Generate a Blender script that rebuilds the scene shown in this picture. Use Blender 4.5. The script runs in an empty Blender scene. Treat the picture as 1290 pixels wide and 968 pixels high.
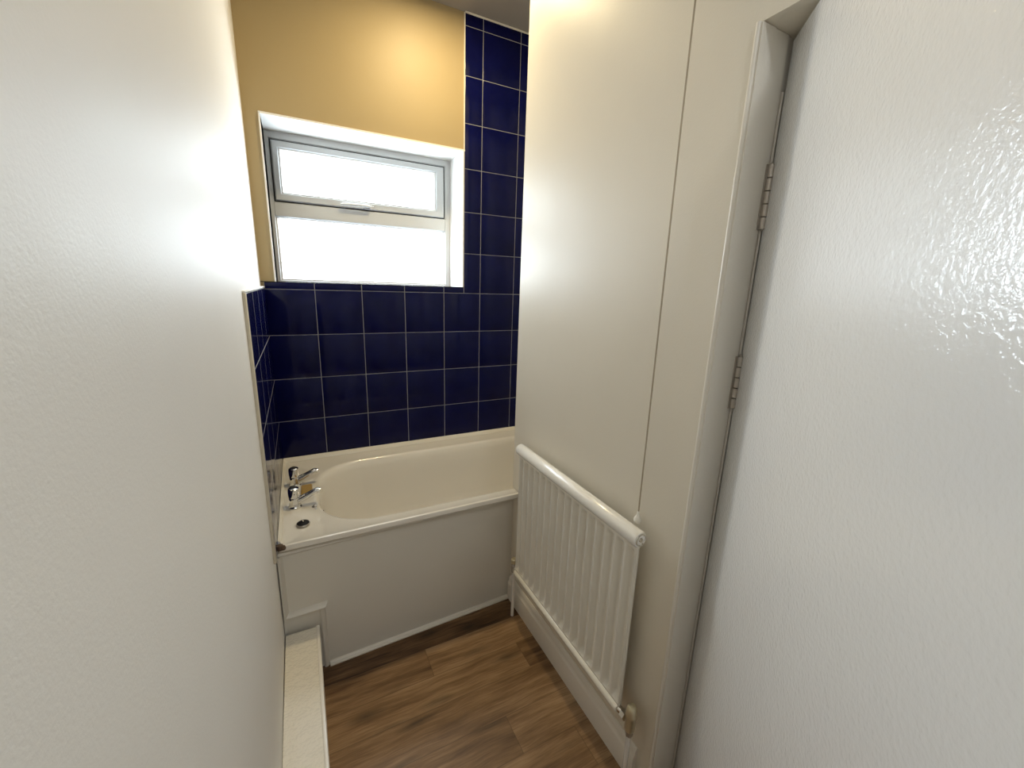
import bpy, math, random
from mathutils import Vector, Matrix
random.seed(7)
S = 0.2          # one wall tile = 0.2 m; all building below is in tile units, converted on output
ZF = -6.69       # floor level in tile units
C = bpy.context.scene.collection
sc = bpy.context.scene
pi = math.pi
def W(p): return Vector((p[0]*S, p[1]*S, (p[2]-ZF)*S))

# ------------------------------------------------------------------ materials
def new_mat(name):
    m = bpy.data.materials.new(name); m.use_nodes = True
    nt = m.node_tree; b = nt.nodes['Principled BSDF']
    return m, nt, b
def N(nt, t, **kw):
    n = nt.nodes.new(t)
    for k, v in kw.items():
        if k in n.inputs: n.inputs[k].default_value = v
        else: setattr(n, k, v)
    return n
def simple(name, col, rough, metal=0.0, spec=0.5, bump=None, coat=0.0, mottle=0.0, coat_rough=0.05, coat_only=False):
    m, nt, b = new_mat(name)
    b.inputs['Base Color'].default_value = (*col, 1)
    b.inputs['Roughness'].default_value = rough
    b.inputs['Metallic'].default_value = metal
    b.inputs['Specular IOR Level'].default_value = spec
    b.inputs['Coat Weight'].default_value = coat
    b.inputs['Coat Roughness'].default_value = coat_rough
    tc = N(nt, 'ShaderNodeTexCoord')
    if mottle:
        nz = N(nt, 'ShaderNodeTexNoise', Scale=6.0, Detail=4.0)
        nt.links.new(tc.outputs['Object'], nz.inputs['Vector'])
        mx = N(nt, 'ShaderNodeMix', data_type='RGBA')
        mx.inputs[6].default_value = (*[c*(1-mottle) for c in col], 1)
        mx.inputs[7].default_value = (*[min(1, c*(1+mottle)) for c in col], 1)
        nt.links.new(nz.outputs['Fac'], mx.inputs[0]); nt.links.new(mx.outputs[2], b.inputs['Base Color'])
    if bump:
        last = None
        for (scale, strength, dist, detail) in bump:
            nz = N(nt, 'ShaderNodeTexNoise', Scale=scale, Detail=detail)
            nt.links.new(tc.outputs['Object'], nz.inputs['Vector'])
            bp = N(nt, 'ShaderNodeBump', Strength=strength, Distance=dist)
            nt.links.new(nz.outputs['Fac'], bp.inputs['Height'])
            if last: nt.links.new(last.outputs['Normal'], bp.inputs['Normal'])
            last = bp
        if not coat_only: nt.links.new(last.outputs['Normal'], b.inputs['Normal'])
        if coat: nt.links.new(last.outputs['Normal'], b.inputs['Coat Normal'])
    return m
M = {}
M['wall'] = simple('emulsion_wall', (.79, .785, .77), .52, spec=.33, bump=[(260, .12, .002, 3), (5, .10, .02, 2)], mottle=.015)
M['cream'] = simple('magnolia_wall', (.745, .695, .595), .40, spec=.5, bump=[(260, .12, .002, 3), (5, .10, .02, 2)], mottle=.02)
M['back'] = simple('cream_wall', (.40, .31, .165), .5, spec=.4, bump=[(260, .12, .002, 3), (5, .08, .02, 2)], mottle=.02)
M['reveal'] = simple('reveal_paint', (.84, .83, .80), .45, bump=[(200, .1, .002, 3)])
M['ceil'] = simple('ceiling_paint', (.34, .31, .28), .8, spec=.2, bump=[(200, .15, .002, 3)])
M['gloss'] = simple('gloss_white_paint', (.78, .745, .675), .28, bump=[(170, .12, .002, 2)], coat=.25, coat_rough=.12)
M['door'] = simple('door_gloss_paint', (.86, .885, .925), .3, bump=[(170, .34, .003, 2), (30, .12, .005, 2)], coat=.9, coat_rough=.04, coat_only=True)
M['ledge'] = simple('ledge_gloss_paint', (.80, .75, .64), .16, bump=[(130, 1.0, .009, 1), (40, .8, .014, 1)], coat=1.0, coat_rough=.05, coat_only=True)
M['panel'] = simple('panel_paint', (.70, .67, .60), .35, bump=[(12, .05, .01, 2)], mottle=.02)
M['acrylic'] = simple('bath_acrylic', (.80, .765, .69), .16, coat=.5, mottle=.015)
M['upvc'] = simple('white_upvc', (.60, .62, .63), .35, bump=[(300, .05, .001, 2)])
M['dark'] = simple('dark_gasket', (.02, .02, .022), .6)
M['enamel'] = simple('radiator_enamel', (.82, .795, .72), .24, coat=.2)
M['tube_w'] = simple('radiator_tube_enamel', (.86, .85, .82), .2, coat=.3)
M['chrome'] = simple('chrome', (.75, .74, .72), .08, metal=1.0)
M['steel'] = simple('hinge_steel', (.46, .42, .37), .35, metal=.7, bump=[(300, .1, .001, 2)])
M['brass'] = simple('aged_valve_metal', (.70, .65, .48), .3, metal=.7, mottle=.2)
M['black'] = simple('black_rubber', (.012, .011, .011), .55, spec=.2)
M['plastic'] = simple('cream_plastic', (.82, .80, .74), .35)
M['cord'] = simple('cord_fibre', (.40, .34, .25), .8)
M['seal'] = simple('white_sealant', (.80, .76, .66), .3, mottle=.08)
M['oldseal'] = simple('brown_old_sealant', (.10, .06, .035), .7, mottle=.4)
M['ochre'] = simple('ochre_soap', (.42, .27, .08), .5, mottle=.2)
M['grout'] = simple('grout', (.30, .30, .32), .8)
M['trimbead'] = simple('tile_trim_plastic', (.62, .57, .46), .35)

def tile_mat():
    m, nt, b = new_mat('navy_tile')
    b.inputs['Roughness'].default_value = .12
    b.inputs['Specular IOR Level'].default_value = .2
    tc = N(nt, 'ShaderNodeTexCoord')
    nz = N(nt, 'ShaderNodeTexNoise', Scale=9.0, Detail=3.0); nt.links.new(tc.outputs['Object'], nz.inputs['Vector'])
    cr = N(nt, 'ShaderNodeValToRGB')
    cr.color_ramp.elements[0].color = (.002, .0028, .036, 1); cr.color_ramp.elements[0].position = .3
    cr.color_ramp.elements[1].color = (.003, .0045, .055, 1); cr.color_ramp.elements[1].position = .75
    nt.links.new(nz.outputs['Fac'], cr.inputs['Fac']); nt.links.new(cr.outputs['Color'], b.inputs['Base Color'])
    n2 = N(nt, 'ShaderNodeTexNoise', Scale=14.0, Detail=2.0); nt.links.new(tc.outputs['Object'], n2.inputs['Vector'])
    bp = N(nt, 'ShaderNodeBump', Strength=.05, Distance=.01); nt.links.new(n2.outputs['Fac'], bp.inputs['Height'])
    nt.links.new(bp.outputs['Normal'], b.inputs['Normal'])
    return m
M['ledge'].node_tree.nodes['Principled BSDF'].inputs['Coat IOR'].default_value = 1.75
M['tile'] = tile_mat()

def wood_mat():
    m, nt, b = new_mat('oak_vinyl_planks')
    L = nt.links.new
    at = N(nt, 'ShaderNodeAttribute', attribute_name='plank'); sep = N(nt, 'ShaderNodeSeparateColor'); L(at.outputs['Color'], sep.inputs[0])
    tc = N(nt, 'ShaderNodeTexCoord')
    off = N(nt, 'ShaderNodeCombineXYZ'); k = N(nt, 'ShaderNodeMath', operation='MULTIPLY'); k.inputs[1].default_value = 37.0
    L(sep.outputs[1], k.inputs[0]); L(k.outputs[0], off.inputs[0]); L(k.outputs[0], off.inputs[2])
    ad = N(nt, 'ShaderNodeVectorMath', operation='ADD'); L(tc.outputs['Object'], ad.inputs[0]); L(off.outputs[0], ad.inputs[1])
    # slow warp bends the grain round the knots
    wz = N(nt, 'ShaderNodeTexNoise', Scale=7.0, Detail=2.0); L(ad.outputs[0], wz.inputs['Vector'])
    wsub = N(nt, 'ShaderNodeVectorMath', operation='SCALE'); wsub.inputs['Scale'].default_value = .022; L(wz.outputs['Color'], wsub.inputs[0])
    ad2 = N(nt, 'ShaderNodeVectorMath', operation='ADD'); L(ad.outputs[0], ad2.inputs[0]); L(wsub.outputs[0], ad2.inputs[1])
    mp = N(nt, 'ShaderNodeMapping'); mp.inputs['Scale'].default_value = (3.2, 42, 1); L(ad2.outputs[0], mp.inputs['Vector'])
    g1 = N(nt, 'ShaderNodeTexNoise', Scale=1.0, Detail=7.0, Roughness=.65); L(mp.outputs[0], g1.inputs['Vector'])
    mp2 = N(nt, 'ShaderNodeMapping'); mp2.inputs['Scale'].default_value = (12, 260, 1); L(ad2.outputs[0], mp2.inputs['Vector'])
    g2 = N(nt, 'ShaderNodeTexNoise', Scale=1.0, Detail=3.0); L(mp2.outputs[0], g2.inputs['Vector'])
    mp3 = N(nt, 'ShaderNodeMapping'); mp3.inputs['Scale'].default_value = (4, 12, 1); L(ad2.outputs[0], mp3.inputs['Vector'])
    g3 = N(nt, 'ShaderNodeTexNoise', Scale=1.0, Detail=3.0); L(mp3.outputs[0], g3.inputs['Vector'])
    s1 = N(nt, 'ShaderNodeMath', operation='MULTIPLY_ADD'); s1.inputs[1].default_value = .66; L(g1.outputs['Fac'], s1.inputs[0])
    s2 = N(nt, 'ShaderNodeMath', operation='MULTIPLY'); s2.inputs[1].default_value = .26; L(g2.outputs['Fac'], s2.inputs[0]); L(s2.outputs[0], s1.inputs[2])
    s3 = N(nt, 'ShaderNodeMath', operation='MULTIPLY_ADD'); s3.inputs[1].default_value = .36; L(g3.outputs['Fac'], s3.inputs[0]); L(s1.outputs[0], s3.inputs[2])
    s4 = N(nt, 'ShaderNodeMath', operation='MULTIPLY_ADD'); s4.inputs[1].default_value = .30; L(sep.outputs[0], s4.inputs[0]); L(s3.outputs[0], s4.inputs[2])
    cr = N(nt, 'ShaderNodeValToRGB'); e = cr.color_ramp.elements
    e[0].position = .54; e[0].color = (.040, .018, .008, 1)
    e[1].position = 1.0; e[1].color = (.40, .255, .135, 1)
    x = e.new(.67); x.color = (.125, .066, .029, 1)
    x = e.new(.82); x.color = (.235, .136, .064, 1)
    L(s4.outputs[0], cr.inputs['Fac'])
    # dark hairline at the plank edges
    uv = N(nt, 'ShaderNodeUVMap', uv_map='edge'); su = N(nt, 'ShaderNodeSeparateXYZ'); L(uv.outputs[0], su.inputs[0])
    mn = N(nt, 'ShaderNodeMath', operation='MINIMUM'); L(su.outputs[0], mn.inputs[0]); L(su.outputs[1], mn.inputs[1])
    mr = N(nt, 'ShaderNodeMapRange'); mr.inputs['From Min'].default_value = .0004; mr.inputs['From Max'].default_value = .0016
    mr.inputs['To Min'].default_value = .62; mr.inputs['To Max'].default_value = 1
    L(mn.outputs[0], mr.inputs['Value'])
    mp4 = N(nt, 'ShaderNodeMapping'); mp4.inputs['Scale'].default_value = (3.4, 13, 1); L(ad2.outputs[0], mp4.inputs['Vector'])
    vo = N(nt, 'ShaderNodeTexVoronoi', Scale=1.0); L(mp4.outputs[0], vo.inputs['Vector'])
    kn = N(nt, 'ShaderNodeMapRange'); kn.inputs['From Min'].default_value = .03; kn.inputs['From Max'].default_value = .26
    kn.inputs['To Min'].default_value = .42; kn.inputs['To Max'].default_value = 1; L(vo.outputs['Distance'], kn.inputs['Value'])
    km = N(nt, 'ShaderNodeMath', operation='MULTIPLY'); L(kn.outputs[0], km.inputs[0]); L(mr.outputs[0], km.inputs[1]); mr = km
    ml = N(nt, 'ShaderNodeVectorMath', operation='SCALE'); L(cr.outputs['Color'], ml.inputs[0]); L(mr.outputs[0], ml.inputs['Scale'])
    L(ml.outputs[0], b.inputs['Base Color'])
    b.inputs['Roughness'].default_value = .42
    b.inputs['Specular IOR Level'].default_value = .4
    bp = N(nt, 'ShaderNodeBump', Strength=.12, Distance=.002); L(s3.outputs[0], bp.inputs['Height']); L(bp.outputs['Normal'], b.inputs['Normal'])
    return m
M['wood'] = wood_mat()

L_WARM, L_SKY, L_FILL = 9.5, 12.0, 6.0
def pane_mat():          # obscure bathroom glass glowing with the overcast daylight it scatters
    m = bpy.data.materials.new('frosted_window_glass'); m.use_nodes = True; nt = m.node_tree; nt.nodes.clear()
    o = N(nt, 'ShaderNodeOutputMaterial'); t = N(nt, 'ShaderNodeEmission', Strength=L_SKY); g = N(nt, 'ShaderNodeBsdfGlossy', Roughness=.1)
    t.inputs[0].default_value = (.81, .92, 1, 1)
    f = N(nt, 'ShaderNodeFresnel', IOR=1.45); mx = N(nt, 'ShaderNodeMixShader')
    nt.links.new(f.outputs[0], mx.inputs[0]); nt.links.new(t.outputs[0], mx.inputs[1]); nt.links.new(g.outputs[0], mx.inputs[2]); nt.links.new(mx.outputs[0], o.inputs[0])
    return m
M['pane'] = pane_mat()
def lamp_mat():
    m = bpy.data.materials.new('lamp_diffuser'); m.use_nodes = True; nt = m.node_tree; nt.nodes.clear()
    o = N(nt, 'ShaderNodeOutputMaterial'); e = N(nt, 'ShaderNodeEmission', Strength=6.0); e.inputs[0].default_value = (1, .72, .38, 1)
    nt.links.new(e.outputs[0], o.inputs[0]); return m
M['lamp'] = lamp_mat()

# ------------------------------------------------------------------ mesh builder (tile units in, metres out)
class MB:
    def __init__(self, xf=None):
        self.v = []; self.f = []; self.mi = []; self.sm = []; self.xf = xf; self.cur = 0
    def add(self, vs, fs, smooth=False):
        o = len(self.v)
        self.v += [self.xf(p) if self.xf else tuple(p) for p in vs]
        for f in fs: self.f.append([i+o for i in f]); self.mi.append(self.cur); self.sm.append(smooth)
    def box(self, x0, x1, y0, y1, z0, z1, bev=0.0):
        if bev <= 0:
            vs = [(x, y, z) for z in (z0, z1) for y in (y0, y1) for x in (x0, x1)]
            self.add(vs, [(0,2,3,1),(4,5,7,6),(0,1,5,4),(2,6,7,3),(0,4,6,2),(1,3,7,5)]); return
        # chamfered box: 24 vertices
        c = ((x0,x1),(y0,y1),(z0,z1)); vs = []; idx = {}
        for sx in (0,1):
            for sy in (0,1):
                for sz in (0,1):
                    s = (sx,sy,sz); full = [c[i][s[i]] for i in range(3)]
                    ins = [full[i] + (bev if s[i]==0 else -bev) for i in range(3)]
                    for ax in range(3):
                        p = list(ins); p[ax] = full[ax]; idx[(s,ax)] = len(vs); vs.append(tuple(p))
        fs = []
        for ax in range(3):
            a, b_ = [i for i in range(3) if i != ax]
            for d in (0,1):
                q = []
                for (i,j) in ((0,0),(1,0),(1,1),(0,1)):
                    s = [0,0,0]; s[ax]=d; s[a]=i; s[b_]=j; q.append(idx[(tuple(s),ax)])
                fs.append(q)
            for (i,j) in ((0,0),(0,1),(1,0),(1,1)):      # edge chamfers along ax
                s0=[0,0,0]; s0[a]=i; s0[b_]=j; s1=list(s0); s1[ax]=1
                fs.append([idx[(tuple(s0),a)], idx[(tuple(s1),a)], idx[(tuple(s1),b_)], idx[(tuple(s0),b_)]])
        for sx in (0,1):
            for sy in (0,1):
                for sz in (0,1): fs.append([idx[((sx,sy,sz),k)] for k in range(3)])
        self.add(vs, fs)
    def prism(self, prof, axis, a0, a1, smooth=False):
        """extrude closed 2-D profile along axis; prof holds the other two coordinates in xyz order; a0/a1 numbers"""
        n = len(prof); vs = []
        for a in (a0, a1):
            for p in prof:
                q = list(p); q.insert(axis, a); vs.append(tuple(q))
        self.add(vs, [(i,(i+1)%n,n+(i+1)%n,n+i) for i in range(n)], smooth)
        self.add(vs, [tuple(range(n)), tuple(range(2*n-1, n-1, -1))])
    def rings(self, rs, cap0=True, cap1=True, smooth=True, closed=True):
        n = len(rs[0]); vs = [p for r in rs for p in r]; fs = []
        for k in range(len(rs)-1):
            for i in range(n if closed else n-1):
                j=(i+1)%n; fs.append((k*n+i,k*n+j,(k+1)*n+j,(k+1)*n+i))
        if cap0: fs.append(tuple(range(n-1,-1,-1)))
        if cap1: fs.append(tuple((len(rs)-1)*n+i for i in range(n)))
        self.add(vs, fs, smooth)
    def tube(self, pts, r, seg=16, caps=True):
        rs = []; pts = [Vector(p) for p in pts]; rr = r if isinstance(r,(list,tuple)) else [r]*len(pts)
        up = None
        for i, p in enumerate(pts):
            d = (pts[min(i+1,len(pts)-1)] - pts[max(i-1,0)]).normalized()
            if up is None:
                up = Vector((0,0,1)) if abs(d.z) < .9 else Vector((1,0,0))
            a = d.cross(up).normalized(); up = a.cross(d).normalized()
            rs.append([tuple(p + rr[i]*(math.cos(t)*a + math.sin(t)*up)) for t in [2*pi*k/seg for k in range(seg)]])
        self.rings(rs, caps, caps)
    def lathe(self, c, prof, seg=24, axis=2):
        rs = []
        for (r, h) in prof:
            ring = []
            for k in range(seg):
                t = 2*pi*k/seg; q = [r*math.cos(t), r*math.sin(t)]; q.insert(axis, h)
                ring.append((c[0]+q[0], c[1]+q[1], c[2]+q[2]))
            rs.append(ring)
        self.rings(rs)
    def build(self, name, mats, parent=None, auto=True):
        if not isinstance(mats,(list,tuple)): mats = [mats]
        o = bpy.data.objects.new(name, None)
        base = Vector((0,0,0)); q = parent
        while q is not None: base += q.location; q = q.parent
        me = bpy.data.meshes.new(name)
        me.from_pydata([tuple(W(p)-base) for p in self.v], [], self.f)
        for m in mats: me.materials.append(m)
        for p, mi, s in zip(me.polygons, self.mi, self.sm): p.material_index = mi; p.use_smooth = s
        import bmesh
        bm = bmesh.new(); bm.from_mesh(me); bmesh.ops.recalc_face_normals(bm, faces=bm.faces); bm.to_mesh(me); bm.free()
        me.set_sharp_from_angle(angle=math.radians(38))
        bpy.data.objects.remove(o)
        o = bpy.data.objects.new(name, me); C.objects.link(o)
        if parent is not None: o.parent = parent
        return o
def thing(name, label, cat, at, group=None):
    o = bpy.data.objects.new(name, None); C.objects.link(o); o.location = W(at); o.empty_display_size = .05
    o['label'] = label; o['category'] = cat
    if group: o['group'] = group
    return o
def struct(o, label=None):
    o['kind'] = 'structure'
    if label: o['label'] = label
    return o
def bev_mod(o, w=.003, seg=2):
    b = o.modifiers.new('bevel', 'BEVEL'); b.width = w; b.segments = seg; b.limit_method = 'ANGLE'; b.angle_limit = math.radians(50)
    return o

# ------------------------------------------------------------------ key dimensions (tile units)
XR = 4.45        # room face of the right-hand wall
XO = 5.15        # hall face of that wall
YC = -3.28       # end (corner) of the right-hand wall beside the bath
YJ = -7.586      # hinge jamb of the doorway
YD = YJ - 3.95   # other jamb
ZH = 2.555       # door head
ZC = 6.27        # ceiling
XE = 8.56        # far end of the bath alcove
YN = -17.0       # wall behind the photographer
RIM = -3.98      # bath rim
WX0, WX1, WZ0, WZ1 = .262, 4.535, .15, 3.39   # window opening
WY = 1.0         # window frame plane

# ------------------------------------------------------------------ floor: one mesh of plank faces, grain in the material
def build_floor():
    rows = []; y = .1
    ys = [.3, -.35, -.95, -1.55, -2.15, -2.75, -3.33, -3.9, -4.52, -5.09, -5.72, -6.34]
    while ys[-1] > -17.2: ys.append(ys[-1]-.61)
    joints = {7:[2.31], 8:[3.985], 9:[-1.2, 5.2], 10:[3.165], 6:[-.8, 6.4], 11:[1.2, 4.1], 12:[2.4], 13:[.3,3.6]}
    tones = {(7,0):.42,(7,1):.80,(8,0):.70,(8,1):.25,(6,1):.12,(6,0):.1,(9,1):.52,(10,0):.46,(10,1):.78,(11,0):.5,(11,1):.60,(11,2):.66,(12,0):.45,(12,1):.62}
    vs=[]; fs=[]; cols=[]; uvs=[]
    rnd = random.Random(3)
    for r in range(len(ys)-1):
        y0, y1 = ys[r+1], ys[r]
        js = joints.get(r) or [rnd.uniform(-3,0)]
        js = sorted(js)
        while js[0] > -.5: js.insert(0, js[0]-6.2)
        while js[-1] < 9.5: js.append(js[-1]+6.2)
        n = 0
        for a, b in zip(js, js[1:]):
            a2, b2 = max(a,-.4), min(b, 13.4)
            if b2 <= a2: continue
            o=len(vs); vs += [W((a2,y0,ZF)),W((b2,y0,ZF)),W((b2,y1,ZF)),W((a2,y1,ZF))]; fs.append((o,o+1,o+2,o+3))
            t = tones.get((r,n), rnd.uniform(.3,.7)); cols.append((t, rnd.random(), 0, 1)); uvs.append(((b2-a2)*S,(y1-y0)*S)); n += 1
    # subdivide edge-distance: two uv values = distance to nearest side, so split each plank into 4 quads about its centre
    V=[]; F=[]; CO=[]; UV=[]
    for f, c, (lx, ly) in zip(fs, cols, uvs):
        p = [vs[i] for i in f]; ctr = (p[0]+p[2])/2
        mids = [(p[i]+p[(i+1)%4])/2 for i in range(4)]
        hx, hy = lx/2, ly/2
        for k in range(4):
            o = len(V); V += [p[k], mids[k], ctr, mids[k-1]]; F.append((o,o+1,o+2,o+3)); CO.append(c)
            if k % 2 == 0: UV += [(0,0),(hx,0),(hx,hy),(0,hy)]
            else: UV += [(0,0),(0,hy),(hx,hy),(hx,0)]
    me = bpy.data.meshes.new('floor'); me.from_pydata([tuple(v) for v in V], [], F); me.materials.append(M['wood'])
    ca = me.color_attributes.new('plank', 'FLOAT_COLOR', 'CORNER')
    uvl = me.uv_layers.new(name='edge')
    for p in me.polygons:
        for k, li in enumerate(p.loop_indices):
            ca.data[li].color = CO[p.index]; uvl.data[li].uv = UV[p.index*4+k]
    o = bpy.data.objects.new('floor', me); C.objects.link(o); struct(o)
build_floor()
g = MB(); g.box(-.4, 13.4, -17.4, 1.5, ZF-.3, ZF-.02); sub = g.build('floor', M['grout']); struct(sub); sub.name = 'floor_base'

# ------------------------------------------------------------------ ceiling and walls
g = MB(); g.box(-.5, 13.5, -17.5, 1.6, ZC, ZC+.3); struct(g.build('ceiling', M['ceil']))
g = MB(); g.prism([(-.5,1.4),(-.035,1.4),(-.035,.0),(-.004,-3.85),(.008,-6),(.008,-17.4),(-.5,-17.4)], 2, ZF, ZC); wl = struct(g.build('wall_left', M['wall']))
# back wall with the window hole (plaster face a hair behind the tile face)
g = MB(); yb0, yb1 = .035, 1.45
g.box(-.035, WX0, yb0, yb1, ZF, ZC); g.box(WX1, 9.0, yb0, yb1, ZF, ZC)
g.box(WX0, WX1, yb0, yb1, ZF, WZ0-.05); g.box(WX0, WX1, yb0, yb1, WZ1, ZC)
wb = struct(g.build('wall_back', M['back']))
# painted lining of the window reveal (top and sides) and tiled sill
g = MB()
g.box(WX0-.03, WX1+.02, -.002, WY+.1, WZ1-.01, WZ1+.03); g.box(WX0-.03, WX0, -.002, WY+.1, WZ0, WZ1); g.box(WX1-.03, WX1-.002, .0, WY+.1, WZ0, WZ1)
g.build('reveal_lining', M['reveal'], wb)

def tile_quads(g, rects, to3, gap=.0062, bev=.010, depth=.035, e=1.0):
    """each rect (u0,u1,v0,v1) becomes a raised, eased tile; to3(u,v,d) maps to space, d = depth behind the face"""
    for (u0,u1,v0,v1) in rects:
        a0,a1,b0,b1 = u0+gap,u1-gap,v0+gap,v1-gap
        if a1-a0 < .02 or b1-b0 < .02: continue
        bv = min(bev,(a1-a0)/4,(b1-b0)/4)
        vs = [to3(a0+bv,b0+bv,0),to3(a1-bv,b0+bv,0),to3(a1-bv,b1-bv,0),to3(a0+bv,b1-bv,0),
              to3(a0+bv*.25,b0+bv*.25,.004*e),to3(a1-bv*.25,b0+bv*.25,.004*e),to3(a1-bv*.25,b1-bv*.25,.004*e),to3(a0+bv*.25,b1-bv*.25,.004*e),
              to3(a0,b0,.012*e),to3(a1,b0,.012*e),to3(a1,b1,.012*e),to3(a0,b1,.012*e),
              to3(a0,b0,depth),to3(a1,b0,depth),to3(a1,b1,depth),to3(a0,b1,depth)]
        fs = [(0,1,2,3)]
        for k in range(3):
            for i in range(4): j=(i+1)%4; fs.append((k*4+i,k*4+j,(k+1)*4+j,(k+1)*4+i))
        g.add(vs, fs)
# tiles of the back wall
ZB = RIM + .06
rects = []
xs = [.03,1,2,3,4,5,6,7,8,XE]
zs = [ZB,-3,-2,-1,0]
for a,b in zip(xs,xs[1:]):
    for c_,d in zip(zs,zs[1:]): rects.append((a,b,c_,d))
for a,b in zip([.03,1,2,3,4],[1,2,3,4,WX1+.01]): rects.append((a,b,0,WZ0))
zs2 = [0,1,2,3,4,5,6,ZC-.01]
for a,b in zip([WX1+.01,5,6,7,8],[5,6,7,8,XE]):
    for c_,d in zip(zs2,zs2[1:]): rects.append((a,b,c_,d))
# sill tiles (lying in the window opening)
g = MB(); tile_quads(g, rects, lambda u,v,d: (u, d, v))
sill = [(a,b,.0,WY) for a,b in zip([WX0,1,2,3,4],[1,2,3,4,WX1-.03])]
tile_quads(g, sill, lambda u,v,d: (u, v, WZ0+.006-d))
g.cur = 1
g.box(.03, XE, .009, .034, ZB, -.001); g.box(.03, WX1+.01, .009, .034, -.001, WZ0-.01); g.box(WX1+.01, XE, .009, .034, -.001, ZC-.005)
g.box(WX0, WX1-.03, .012, WY, WZ0-.05, WZ0-.004)
tp = g.build('tile_panel', [M['tile'], M['grout']], wb)
tp['label'] = 'glossy navy blue tiles with pale grout'
g = MB(); g.box(WX1-.012, WX1+.012, -.012, .03, WZ1, ZC-.02, .004); g.box(WX1+.012, XE, -.02, .02, ZC-.035, ZC-.002)
g.build('tile_edge_trim', M['seal'], wb)
g = MB(); g.box(-.03, WX1, -.004, .03, WZ0-.004, WZ0+.008); g.build('sill_edge_trim', M['black'], wb)
# tiles of the left wall beside the bath: proud of the plaster, with an end trim
g = MB()
YT = -3.87
ys = [.03,-1,-2,-3,YT]; rl = []
for a,b in zip(ys[1:],ys):
    for c_,d in zip([RIM+.02,-3,-2,-1],[-3,-2,-1,.03]): rl.append((a,b,c_,d))
tile_quads(g, rl, lambda u,v,d: (.042-d, u, v), gap=.010, e=.12); g.cur = 1
g.box(-.034, .0408, YT+.004, .02, RIM+.025, .024)
g.build('tile_panel', [M['tile'], M['grout']], wl)['label'] = 'narrow strip of navy tiles beside the bath'
g = MB(); g.box(-.01, .04, YT-.05, YT, -4.05, .03, .01)
g.build('tile_edge_trim', M['trimbead'], wl)
g = MB(); g.box(-.034, .036, YT-.04, .03, .03, .058, .008); g.build('tile_cap', M['reveal'], wl)

# right-hand wall: corner beside the bath (notched over the rim), doorway, lintel, run behind the photographer
g = MB()
g.box(XR, XO, YJ, YC, RIM+.01, ZC)              # above the bath rim
g.box(XR, XO, YJ, -3.66, -4.10, RIM+.01)        # rim zone
g.box(XR, XO, YJ, YC-.0, ZF, -4.10)             # below the rim
g.box(XR, XO, YD, YJ, ZH, ZC)                   # lintel
g.box(XR, XO, YN, YD, ZF, ZC)
wr = struct(g.build('wall_right', M['cream']))
# alcove behind that wall, hall beyond the door, wall behind the photographer
g = MB(); g.box(XE, XE+.3, -3.9, 1.45, ZF, ZC); g.box(XO, XE, -4.15, -3.9, ZF, ZC); struct(g.build('wall_alcove', M['wall']))
g = MB(); g.box(-.035, XR, YN-.3, YN, ZF, ZC); struct(g.build('wall_near', M['wall']))
g = MB(); g.box(12.5, 12.8, YN-.3, -3.9, ZF, ZC); g.box(XO, 12.5, YN-.3, YN, ZF, ZC); g.box(XE+.3, 12.5, -4.15, -3.9, ZF, ZC); struct(g.build('wall_hall', M['wall']))

# baseboard of the right wall: moulded profile
g = MB()
def skirt(y0, y1):
    h = .57; p = [(XR, ZF), (XR-.075, ZF), (XR-.075, ZF+h*.70), (XR-.068, ZF+h*.74), (XR-.045, ZF+h*.80), (XR-.045, ZF+h*.86), (XR-.03, ZF+h*.95), (XR-.012, ZF+h), (XR, ZF+h)]
    g.prism(p, 1, y0, y1)
skirt(YJ+.26, YC-.06)
struct(g.build('baseboard_right', M['gloss']))

# doorway lining (hinge jamb, head, far jamb) with stops
g = MB()
jx0, jx1 = XR-.015, XO+.05
g.box(jx0, 4.845, YJ-.03, YJ+.02, ZF, ZH, .012); g.box(4.845, jx1, YJ-.004, YJ+.02, ZF, ZH)
g.box(jx0, 4.62, YJ-.038, YJ-.03, ZF, ZH-.01)
g.box(jx0+.015, jx1, YD-.02, YD+.05, ZF, ZH)
tr = struct(g.build('trim_1', M['gloss']))
# raised bead at the jamb corner, with a nick of built-up paint
g = MB(); g.tube([(XR-.01, YJ+.004, ZF), (XR-.01, YJ+.004, ZH)], .022, 10); g.lathe((XR-.014, YJ+.0, 0), [(.0,1.22),(.02,1.25),(.026,1.29),(.022,1.34),(.0,1.38)], 10); g.build('corner_bead', M['gloss'], tr)
g = MB(); g.tube([(4.893, YJ-.014, ZF), (4.893, YJ-.014, 2.1)], .014, 10); g.build('rebate_highlight', M['gloss'], tr)  # thin bead added to imitate the lit edge of the rebate

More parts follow.
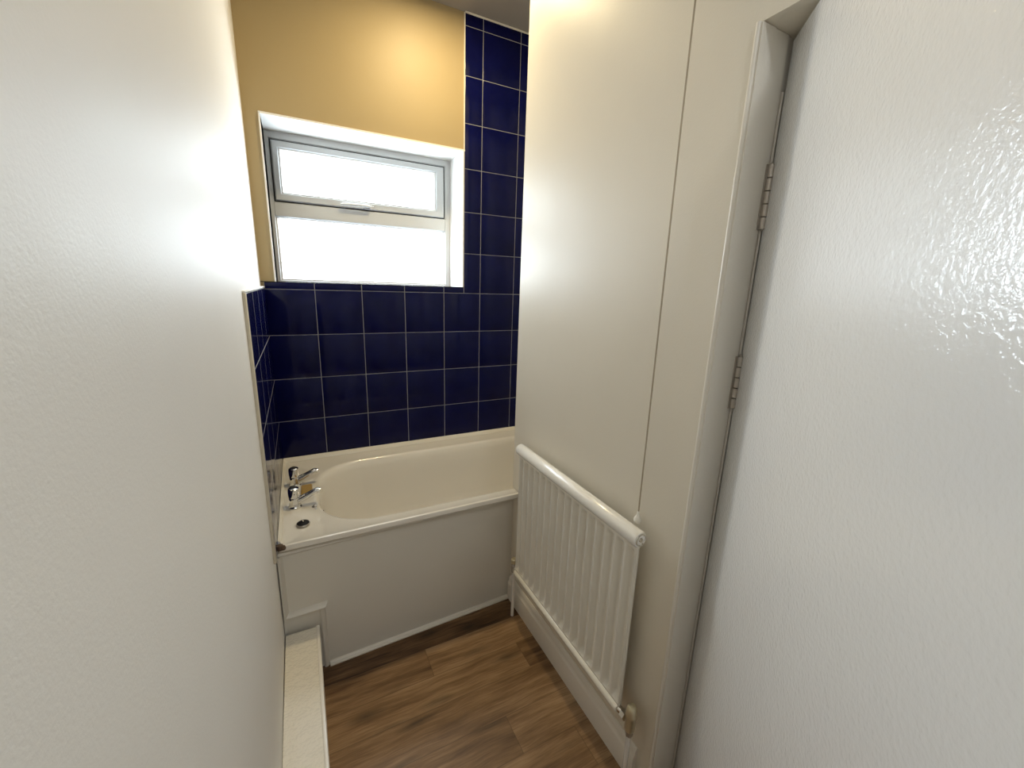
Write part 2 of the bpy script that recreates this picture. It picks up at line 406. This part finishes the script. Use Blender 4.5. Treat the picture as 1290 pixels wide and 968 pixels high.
# ------------------------------------------------------------------ door leaf, open into the room
al = math.radians(43.0)
HX, HY = 4.905, -7.612
du = Vector((-math.sin(al), -math.cos(al), 0)); dn = Vector((-math.cos(al), math.sin(al), 0))   # along the leaf, out of its visible face
def dxf(p):   # p = (u along leaf from hinge, n towards visible face (0 = face), z)
    q = Vector((HX, HY, 0)) + p[0]*du + p[1]*dn; return (q.x, q.y, p[2])
door = bpy.data.objects.new('door_1', None); C.objects.link(door); door.location = W((HX, HY, ZF)); struct(door)
g = MB(dxf); g.box(.0, 3.95, -.19, 0, ZF+.04, 2.525, .015); g.build('door_leaf', M['door'], door)
def hinge(z0, z1):
    g = MB(); n = 5; h = (z1-z0)/n
    cx_, cy_ = 4.872, -7.628
    for k in range(n):
        a, b = z0+k*h+.0015, z0+(k+1)*h-.0015
        g.lathe((cx_, cy_, 0), [(.03,a),(.046,a+.004),(.046,b-.004),(.03,b)], 18)
    g.lathe((cx_, cy_, 0), [(.012,z0-.01),(.016,z0-.005),(.016,z1+.012),(.008,z1+.02)], 10)
    o = g.build('hinge', M['steel'], door)
    g2 = MB(); g2.box(4.80, 4.872, -7.626, -7.616, z0, z1); g2.build('hinge_flap', M['steel'], o)
hinge(.862, 1.462); hinge(-1.015, -.43)

# ------------------------------------------------------------------ window
win = bpy.data.objects.new('window_1', None); C.objects.link(win); win.location = W((2.4, WY, WZ0)); struct(win)
def frame_ring(g, x0,x1,z0,z1,wl_,wr_,wt,wb_,yf,yb,mb=.02):
    """mitred rectangular frame, chamfered on its room face"""
    def ring(o, y): return [(x0+o[0],y,z0+o[3]),(x1-o[1],y,z0+o[3]),(x1-o[1],y,z1-o[2]),(x0+o[0],y,z1-o[2])]
    e = (mb,)*4; full = (wl_,wr_,wt,wb_); ie = tuple(f-mb for f in full); zz=(0,0,0,0)
    rs = [ring(zz,yb), ring(zz,yf+mb), ring(e,yf), ring(ie,yf), ring(full,yf+mb*1.6), ring(full,yb)]
    vs = [p for r in rs for p in r]; fs=[]
    for k in range(len(rs)):
        k2=(k+1)%len(rs)
        for i in range(4): j=(i+1)%4; fs.append((k*4+i,k*4+j,k2*4+j,k2*4+i))
    g.add(vs, fs)
g = MB(); frame_ring(g, WX0-.02, WX1+.02, WZ0-.01, WZ1+.02, .105, .20, .19, .06, WY, WY+.3)
g.box(WX0+.06, WX1-.16, WY-.005, WY+.28, 1.605, 1.925, .02)
g.build('window_frame', M['upvc'], win)
g = MB()   # dark shadow gap of the opening light
frame_ring(g, .335, 4.37, 1.91, 3.235, .07, .08, .07, .07, WY+.03, WY+.1, .003)
g.build('gasket', M['dark'], win)
g = MB(); frame_ring(g, .372, 4.326, 1.952, 3.195, .145, .22, .15, .163, WY-.03, WY+.1, .022)
sash = g.build('sash', M['upvc'], win)
g = MB(); frame_ring(g, .515, 4.11, 2.112, 3.048, .03, .035, .028, .028, WY+.0, WY+.08, .006); g.build('glazing_bead', M['reveal'], sash)
g = MB(); frame_ring(g, .543, 4.078, 2.138, 3.022, .008, .014, .012, .006, WY+.035, WY+.07, .002); g.build('glazing_gasket', M['dark'], sash)
g = MB(); g.box(.53, 4.09, WY+.055, WY+.075, 2.12, 3.04); g.build('pane', M['pane'], sash)
g = MB(); frame_ring(g, .345, 4.375, .20, 1.61, .035, .03, .03, .03, WY+.03, WY+.12, .006); g.build('glazing_bead', M['reveal'], win)
g = MB(); frame_ring(g, .378, 4.348, .225, 1.583, .010, .014, .014, .004, WY+.06, WY+.1, .002); g.build('glazing_gasket', M['dark'], win)
g = MB(); g.box(.36, 4.36, WY+.08, WY+.1, .21, 1.6); g.build('pane', M['pane'], win)
# casement handle: back plate, neck and lever
g = MB(); g.box(2.28, 2.52, WY-.05, WY-.03, 1.965, 2.045, .008); g.lathe((2.40, 0, 2.005), [(.028, WY-.11), (.032, WY-.10), (.026, WY-.045)], 14, 1)
hd = g.build('window_handle', M['chrome'], sash)
g = MB(); g.tube([(2.42,WY-.105,2.01),(2.36,WY-.115,2.018),(2.2,WY-.12,2.022),(1.95,WY-.115,2.018),(1.80,WY-.105,2.01),(1.745,WY-.09,2.0)], [.03,.034,.03,.03,.032,.022], 12); g.build('handle_lever', M['upvc'], hd)

# ------------------------------------------------------------------ bath
bath = thing('bathtub', 'cream white bathtub with plain off-white panel under the window', 'bathtub', (4.3, -1.9, ZF))
def sup(cx_, cy_, a, b, n, K=128):
    out = []
    for k in range(K):
        t = 2*pi*k/K; c_, s = math.cos(t), math.sin(t)
        out.append((cx_+a*math.copysign(abs(c_)**(2/n), c_), cy_+b*math.copysign(abs(s)**(2/n), s)))
    return out
X0, X1, Y0, Y1 = .06, XE-.02, -3.585, -.02
def stadium(cx_, cy_, a, b, n, K=128):
    """superellipse-ended long opening: straight sides, ends with their own roundness"""
    out = []; e = 1.35
    for k in range(K):
        t = 2*pi*k/K; c_, s = math.cos(t), math.sin(t)
        ux = math.copysign(abs(c_)**(2/2.6), c_); uy = math.copysign(abs(s)**(2/2.6), s)
        # stretch: keep ends of depth e, sides straight between
        x = cx_ + math.copysign(max(0, a-e), c_)*min(1, abs(c_)*6) + ux*min(e, a); y = cy_ + uy*b
        out.append((x,y))
    return out
def rectring(x0,x1,y0,y1,r,K=128):
    """square-cornered rectangle whose points keep step with the inner opening"""
    base = stadium((.63+8.05)/2, -1.905, (8.05-.63)/2, (3.31-.50)/2, 3.6, K); q = 13; out = [None]*K; h = K//2
    for k in range(-q, q+1): f = (k+q)/(2*q); out[k % K] = (x1, y0+(y1-y0)*f); out[(h-k) % K] = (x0, y0+(y1-y0)*f)
    xa, xb = base[q][0], base[h-q][0]
    for k in range(q+1, h-q):
        x = x1+(x0-x1)*(base[k][0]-xa)/(xb-xa); out[k] = (x, y1); out[K-k] = (x, y0)
    return out
def z_(ring, z): return [(x,y,z) for x,y in ring]
g = MB(); rs = []
rs.append(z_(rectring(X0+.04,X1-.04,Y0+.09,Y1-.02,.1), RIM-.112))
rs.append(z_(rectring(X0+.01,X1-.01,Y0+.015,Y1,.1), RIM-.108))
rs.append(z_(rectring(X0,X1,Y0,Y1,.1), RIM-.09))
rs.append(z_(rectring(X0,X1,Y0,Y1,.1), RIM-.022))
rs.append(z_(rectring(X0+.006,X1-.006,Y0+.006,Y1,.1), RIM-.006))
rs.append(z_(rectring(X0+.022,X1-.022,Y0+.022,Y1-.02,.1), RIM))
rs.append(z_(rectring(X0+.09,X1-.09,Y0+.055,Y1-.05,.1), RIM))
rs.append(z_(rectring(X0+.115,X1-.115,Y0+.075,Y1-.07,.1), RIM-.012))
def opening(o, z, n=3.6):
    cx_ = (.63+8.05)/2; a = (8.05-.63)/2-o; b = (3.31-.50)/2-o
    return [(x,y,z) for x,y in stadium(cx_, -1.905, a, b, n)]
rs.append(opening(-.03, RIM-.012)); rs.append(opening(0, RIM-.016)); rs.append(opening(.03, RIM-.035)); rs.append(opening(.055, RIM-.08))
for o, dz in ((.10,.2),(.12,.5),(.17,.9),(.23,1.3),(.33,1.6),(.5,1.75),(.8,1.84),(1.1,1.87)): rs.append(opening(o, RIM-dz))
g.rings(rs, cap0=False, cap1=True)
sh = g.build('shell', M['acrylic'], bath)
# sealing strip along the tiles (back and left)
g = MB(); g.prism([(-.003, RIM+.085), (-.025, RIM+.085), (-.075, RIM+.03), (-.09, RIM-.004), (-.003, RIM-.004)], 0, .05, XE-.03)
g.prism([(.046, RIM+.075), (.06, RIM+.07), (.095, RIM+.02), (.10, RIM-.004), (.046, RIM-.004)], 1, -3.52, -.03)
g.build('sealing_strip', M['seal'], bath)
# overflow below the taps
g = MB(); g.lathe((.745, -2.35, RIM-.30), [(.0,-.02),(.11,-.02),(.125,.0),(.12,.03),(.06,.045),(.0,.045)], 24, 0); ov = g.build('overflow_cover', M['chrome'], bath)
# plug chain stay: a small chrome loop at the rim edge with beads going over it
g = MB()
for k in range(7): g.lathe((.63+.012*k, -2.50-.045*k, RIM+.012-.022*k), [(.003,-.02),(.018,-.01),(.018,.01),(.003,.02)], 8)
g.lathe((.615,-2.46,RIM-.012), [(.045,0),(.045,.014),(.03,.025),(.012,.045),(.0,.047)], 14)
g.build('chain_stay', M['chrome'], bath)
# taps: body and spout in one casting, head on top
def tap(x, y):
    g = MB(); z = RIM-.012
    g.lathe((x,y,z), [(.118,0),(.118,.02),(.108,.032),(.098,.05),(.095,.10),(.092,.19),(.075,.205)], 28)
    g.tube([(x+.04,y,z+.115),(x+.12,y,z+.145),(x+.22,y,z+.19),(x+.33,y,z+.243),(x+.395,y,z+.27),(x+.425,y,z+.262),(x+.432,y,z+.235)], [.075,.068,.060,.056,.056,.058,.05], 16)
    t = g.build('tap', M['chrome'], bath)
    g = MB(); g.lathe((x,y,z), [(.07,.20),(.085,.206),(.094,.215),(.098,.25),(.098,.355),(.092,.385),(.072,.40),(.0,.406)], 28)
    g.build('tap_head', M['chrome'], t)
    g = MB(); g.lathe((x,y,z), [(.05,.40),(.05,.412),(.0,.414)], 16); g.build('tap_marker', M['dark'], t)
tap(.29, -1.37); tap(.29, -2.31)
g = MB(); g.lathe((.075,-3.55,RIM-.02), [(.02,-.06),(.05,-.05),(.06,-.01),(.045,.03),(.02,.04)], 10); g.lathe((.12,-3.575,RIM-.03), [(.01,-.04),(.035,-.03),(.045,.0),(.03,.03),(.01,.04)], 10)
g.build('old_sealant', M['oldseal'], bath)

# plug and soap on the rim
pl = thing('bath_plug', 'round black bath plug lying on the front corner of the bath rim', 'plug', (.418,-3.03,RIM))
g = MB(); g.lathe((.418,-3.03,RIM-.010), [(.09,0),(.108,.012),(.112,.03),(.105,.04)], 28); g.build('plug_rim', M['steel'], pl)
g = MB(); g.lathe((.418,-3.03,RIM-.010), [(.10,.036),(.098,.045),(.06,.058),(.02,.064),(.0,.065)], 28); g.build('plug_face', M['black'], pl)
g = MB(); g.lathe((.418,-3.03,RIM-.010), [(.022,.062),(.022,.078),(.01,.088),(.0,.089)], 12); g.build('plug_eye', M['chrome'], pl)
g = MB(); g.box(.40,.61,-1.95,-1.52,RIM-.012,RIM+.045,.018); so = g.build('soap_bar', M['ochre'])
so['label'] = 'small ochre brown bar on the bath rim between the two chrome taps'; so['category'] = 'soap'
bev_mod(so, .004, 3)

# bath panel: board, beads and the boxed cut-out round the pipe ledge
def py(x): return -3.475 + (x-.05)*.036
def skew(p): return (p[0], p[1]+py(p[0]), p[2])
g = MB(skew); g.box(.0,XR-.002,-.0,.03,ZF+.002,RIM-.10); bp = g.build('bath_panel', M['panel'], bath); bp['label'] = 'off-white bath panel with beaded edges'
def bead(prof, axis, a0, a1, name):
    g = MB(skew); g.prism(prof, axis, a0, a1); return g.build(name, M['gloss'], bp)
g = MB(skew); g.prism([(-.0,-4.215),(-.035,-4.21),(-.055,-4.19),(-.045,-4.165),(-.05,-4.145),(-.03,-4.125),(0,-4.12)], 0, .03, XR); g.build('top_bead', M['panel'], bp)
g = MB(skew); g.prism([(.012,.0),(.012,-.075),(.035,-.08),(.06,-.06),(.075,-.02),(.09,0)], 2, -5.40, -4.2); g.build('side_bead', M['panel'], bp)
g = MB(skew)   # ledge bead, mitred at its right end
p = [(0,-5.42),(-.07,-5.42),(-.08,-5.39),(-.06,-5.36),(-.02,-5.335),(0,-5.325)]
vs = [(.02,)+q for q in p] + [(.60+.9*(q[1]+5.42)+.02,)+q for q in p]
n = len(p); g.add(vs, [(i,(i+1)%n,n+(i+1)%n,n+i) for i in range(n)]+[tuple(range(n)),tuple(range(2*n-1,n-1,-1))]); g.build('ledge_bead', M['panel'], bp)
g = MB(skew); g.prism([(.56,.0),(.56,-.03),(.585,-.045),(.62,-.04),(.65,-.015),(.655,0)], 2, ZF+.0, -5.42); g.build('drop_bead', M['panel'], bp)
g = MB(skew); g.prism([(0,ZF),(-.07,ZF),(-.075,ZF+.012),(-.07,ZF+.028),(-.05,ZF+.034),(-.045,ZF+.05),(-.035,ZF+.062),(-.018,ZF+.068),(-.0,ZF+.07)], 0, .655, XR-.03); g.build('bottom_bead', M['gloss'], bp)

# ------------------------------------------------------------------ boxed-in pipe ledge along the left wall
lg = thing('pipe_boxing', 'long glossy white boxed ledge along the foot of the left wall', 'ledge', (.25,-8,ZF))
g = MB(); g.box(.0085,.49,YN+.02,-3.56,-5.76,-5.70,.008); g.build('top_board', M['ledge'], lg)
g = MB(); g.box(.44,.50,YN+.02,-3.56,ZF,-5.76); g.build('front_board', M['gloss'], lg)
g = MB(); g.prism([(.485,-5.775),(.535,-5.775),(.54,-5.76),(.54,-5.71),(.53,-5.69),(.505,-5.685),(.485,-5.69)], 1, YN+.02, -3.56); g.build('edge_bead', M['gloss'], lg)

# ------------------------------------------------------------------ radiator
rad = thing('radiator', 'white single panel radiator with fluted face on the right wall', 'radiator', (XR-.1,-5.57,ZF))
RX = 4.205       # front face
RY0, RY1 = -7.135, -3.985
RZ0, RZ1 = -5.44, -2.90
def radface():
    g = MB(); n = 16; pitch = (RY1-RY0)/n; cols = []      # (y, depth)
    for k in range(n):
        y = RY0 + k*pitch
        cols += [(y+.00*pitch, .0), (y+.10*pitch, .004), (y+.19*pitch,.022), (y+.29*pitch,.058), (y+.38*pitch,.070), (y+.72*pitch,.072), (y+.80*pitch,.062), (y+.91*pitch,.016)]
    cols.append((RY1, 0))
    lv = [(RZ0,0.0),(RZ0+.03,.0),(RZ0+.07,.5),(RZ0+.14,1),(RZ1-.16,1),(RZ1-.10,.5),(RZ1-.05,0),(RZ1,0)]
    # raised ribs: face at RX, flutes pressed back
    vs = []; fs = []
    for (z,f) in lv:
        for (y,d) in cols:
            vs.append((RX + (d*f if f>0 else .0), y, z))
    m = len(cols)
    for a in range(len(lv)-1):
        for b in range(m-1): fs.append((a*m+b,a*m+b+1,(a+1)*m+b+1,(a+1)*m+b))
    g.add(vs, fs, True)
    o = g.build('panel', M['enamel'], rad)
    s = o.modifiers.new('thick','SOLIDIFY'); s.thickness = .009; s.offset = 0
    g2 = MB(); g2.box(RX+.085, RX+.10, RY0+.22, RY1-.2, RZ0+.05, RZ1-.05); g2.build('light_block_plate', M['enamel'], rad)  # added unseen plate, stops light passing behind the radiator
    return o
radface()
g = MB(); 
def rtube(x,z,r,y0,y1,mat,name):
    g = MB(); g.lathe((x,0,z), [(r*.55,y0-.0),(r*.9,y0-.0),(r,y0+.02),(r,y1-.04),(r*.85,y1-.012),(r*.4,y1)], 28, 1); return g.build(name, mat, rad)
tt = rtube(RX+.005,-2.80,.108,RY0-.02,RY1+.03,M['tube_w'],'top_tube')
g = MB(); g.lathe((RX+.005,0,-2.80), [(.0,RY0-.028),(.025,RY0-.03),(.03,RY0-.018),(.065,RY0-.018),(.07,RY0-.03),(.082,RY0-.03),(.085,RY0-.015)], 24, 1); g.build('end_plug', M['chrome'], tt)
rtube(RX+.005,-5.50,.072,RY0+.02,RY1+.0,M['enamel'],'bottom_tube')
for y in (-6.5,-4.6):
    for z in (-3.4, -5.3):
        g = MB(); g.box(RX+.10, XR-.004, y-.06, y+.06, z, z+.3, .01); g.box(RX+.10, RX+.13, y-.09, y+.09, z+.04, z+.26); g.build('wall_bracket', M['enamel'], rad)
# near valve
g = MB(); X = RX+.03; Y = RY0-.19
g.tube([(X-.02,RY0+.03,-5.50),(X-.01,RY0-.07,-5.50)], .05, 14); g.lathe((X-.015,0,-5.50), [(.04,RY0-.12),(.068,RY0-.115),(.068,RY0-.045),(.05,RY0-.04)], 6, 1)
v = g.build('valve', M['chrome'], rad); v['label'] = 'chrome valve at the near end'
g = MB(); g.lathe((X,Y,0), [(.03,-5.66),(.06,-5.65),(.072,-5.62),(.072,-5.42),(.078,-5.41),(.078,-5.36),(.07,-5.33),(.066,-5.26),(.045,-5.235),(.0,-5.23)], 20); g.build('valve_body', M['brass'], v)
g = MB(); g.lathe((X,Y,0), [(.05,-5.74),(.055,-5.72),(.055,-5.66),(.04,-5.65)], 6); g.build('valve_nut', M['steel'], v)
g = MB(); g.tube([(X,Y,-5.7),(X,Y,ZF)], .034, 12); g.build('pipe', M['tube_w'], rad)
# far valve and its white pipe to the floor
Y = RY1+.13
g = MB(); g.tube([(X-.02,RY1-.03,-5.50),(X-.01,RY1+.07,-5.50)], .05, 14); g.lathe((X-.015,0,-5.50), [(.05,RY1-.01),(.068,RY1),(.068,RY1+.06),(.04,RY1+.065)], 6, 1)
v = g.build('valve', M['steel'], rad); v['label'] = 'aged brass-capped valve at the far end'
g = MB(); g.lathe((X,Y,0), [(.03,-5.62),(.055,-5.6),(.06,-5.44),(.045,-5.42),(.045,-5.38),(.0,-5.37)], 18); g.build('valve_body', M['steel'], v)
g = MB(); g.lathe((X,Y,0), [(.04,-5.40),(.066,-5.385),(.066,-5.31),(.05,-5.29),(.0,-5.285)], 18); g.build('valve_cap', M['brass'], v)
g = MB(); g.tube([(X,Y,-5.6),(X,Y,ZF)], .034, 12); g.build('pipe', M['tube_w'], rad)

# ------------------------------------------------------------------ light pull cord
pc = thing('pull_cord', 'thin light pull cord with white knob hanging before the right wall', 'pull cord', (4.35,-6.93,-2.72))
g = MB(); g.tube([(4.35,-6.905,ZC-.1),(4.35,-6.91,2),(4.35,-6.93,-1.5),(4.35,-6.935,-2.56)], .0095, 8); g.build('cord', M['cord'], pc)
g = MB(); g.lathe((4.35,-6.935,0), [(.008,-2.55),(.015,-2.56),(.019,-2.60),(.030,-2.625),(.048,-2.65),(.051,-2.685),(.042,-2.71),(.018,-2.722),(.0,-2.723)], 20); g.build('knob', M['plastic'], pc)
g = MB(); g.lathe((4.20,-6.905,0), [(.22,ZC),(.22,ZC-.06),(.20,ZC-.12),(.05,ZC-.14),(.0,ZC-.141)], 28); g.build('switch_housing', M['plastic'], pc)

# ------------------------------------------------------------------ ceiling downlight above the bath
LX, LY = 3.65, -2.1
cl = thing('ceiling_light', 'round warm ceiling downlight above the bath', 'light', (LX,LY,ZC))
g = MB(); g.lathe((LX,LY,0), [(.36,ZC),(.36,ZC-.03),(.33,ZC-.06),(.28,ZC-.06),(.27,ZC-.02)], 32); g.build('bezel', M['chrome'], cl)
g = MB(); g.lathe((LX,LY,0), [(.27,ZC-.03),(.27,ZC-.045),(.0,ZC-.047)], 32); g.build('diffuser', M['lamp'], cl)
def area(name, loc, rot, sx, sy, col, power, shape='RECTANGLE', spread=180):
    l = bpy.data.lights.new(name, 'AREA'); l.shape = shape; l.size = sx
    if shape == 'RECTANGLE': l.size_y = sy
    l.color = col; l.energy = power
    o = bpy.data.objects.new(name, l); C.objects.link(o); o.location = loc; o.rotation_euler = rot; l.spread = math.radians(spread)
    return o
area('downlight_lamp', W((LX,LY,ZC-.07)), (0,0,0), .10, .10, (1, .80, .46), L_WARM, 'DISK')
# added ceiling fitting, unseen, there only to brighten the near end of the room
NX, NY = 2.4, -12.8
fill_light = thing('ceiling_light', 'round fill light added over the near end of the room', 'light', (NX,NY,ZC))
g = MB(); g.lathe((NX,NY,0), [(.7,ZC),(.7,ZC-.1),(.66,ZC-.14),(.6,ZC-.14)], 32); g.build('bezel', M['plastic'], fill_light)
def fill_lamp_mat():
    m = bpy.data.materials.new('fill_lamp_diffuser'); m.use_nodes = True; nt = m.node_tree; nt.nodes.clear()
    o = N(nt,'ShaderNodeOutputMaterial'); e = N(nt,'ShaderNodeEmission',Strength=3.0); e.inputs[0].default_value=(1,.95,.88,1); nt.links.new(e.outputs[0],o.inputs[0]); return m
g = MB(); g.lathe((NX,NY,0), [(.6,ZC-.13),(.55,ZC-.2),(.35,ZC-.25),(.0,ZC-.27)], 32); g.build('diffuser', fill_lamp_mat(), fill_light)
area('near_fill_lamp', W((NX,NY,ZC-.29)), (0,0,0), .22, .22, (.95,.98,1), L_FILL, 'DISK', 160)

# ------------------------------------------------------------------ overcast daylight through the window
w = bpy.data.worlds.new('overcast_sky'); sc.world = w; w.use_nodes = True
bg = w.node_tree.nodes['Background']; bg.inputs[0].default_value = (.84, .93, 1.0, 1); bg.inputs[1].default_value = 8.0
# ------------------------------------------------------------------ camera solved from the tile grid
R = [[0.8900540904055443,-0.454725687313655,0.032066578387522374],[-0.0779951754751586,-0.22121443785328415,-0.9721012936355217],[0.4491330189987797,0.8627216942805944,-0.23235922504316925]]
cam = bpy.data.cameras.new('camera'); co = bpy.data.objects.new('camera', cam); C.objects.link(co); sc.camera = co
cam.sensor_fit = 'HORIZONTAL'; cam.sensor_width = 36; cam.lens = 517.8*36/1290; cam.clip_start = .01; cam.clip_end = 50
r, d, f_ = [Vector(x) for x in R]
m = Matrix((( r.x, -d.x, -f_.x), (r.y, -d.y, -f_.y), (r.z, -d.z, -f_.z))).to_4x4()
m.translation = W((.63325772, -10.41391707, .23211359)); co.matrix_world = m

vs_ = sc.view_settings
sc.display_settings.display_device = 'sRGB'
vs_.view_transform = 'Standard'; vs_.look = 'None'; vs_.gamma = 1; vs_.exposure = 0.12; vs_.use_curve_mapping = False
sc.cycles.max_bounces = 12; sc.cycles.diffuse_bounces = 8; sc.cycles.glossy_bounces = 6; sc.cycles.transparent_max_bounces = 16
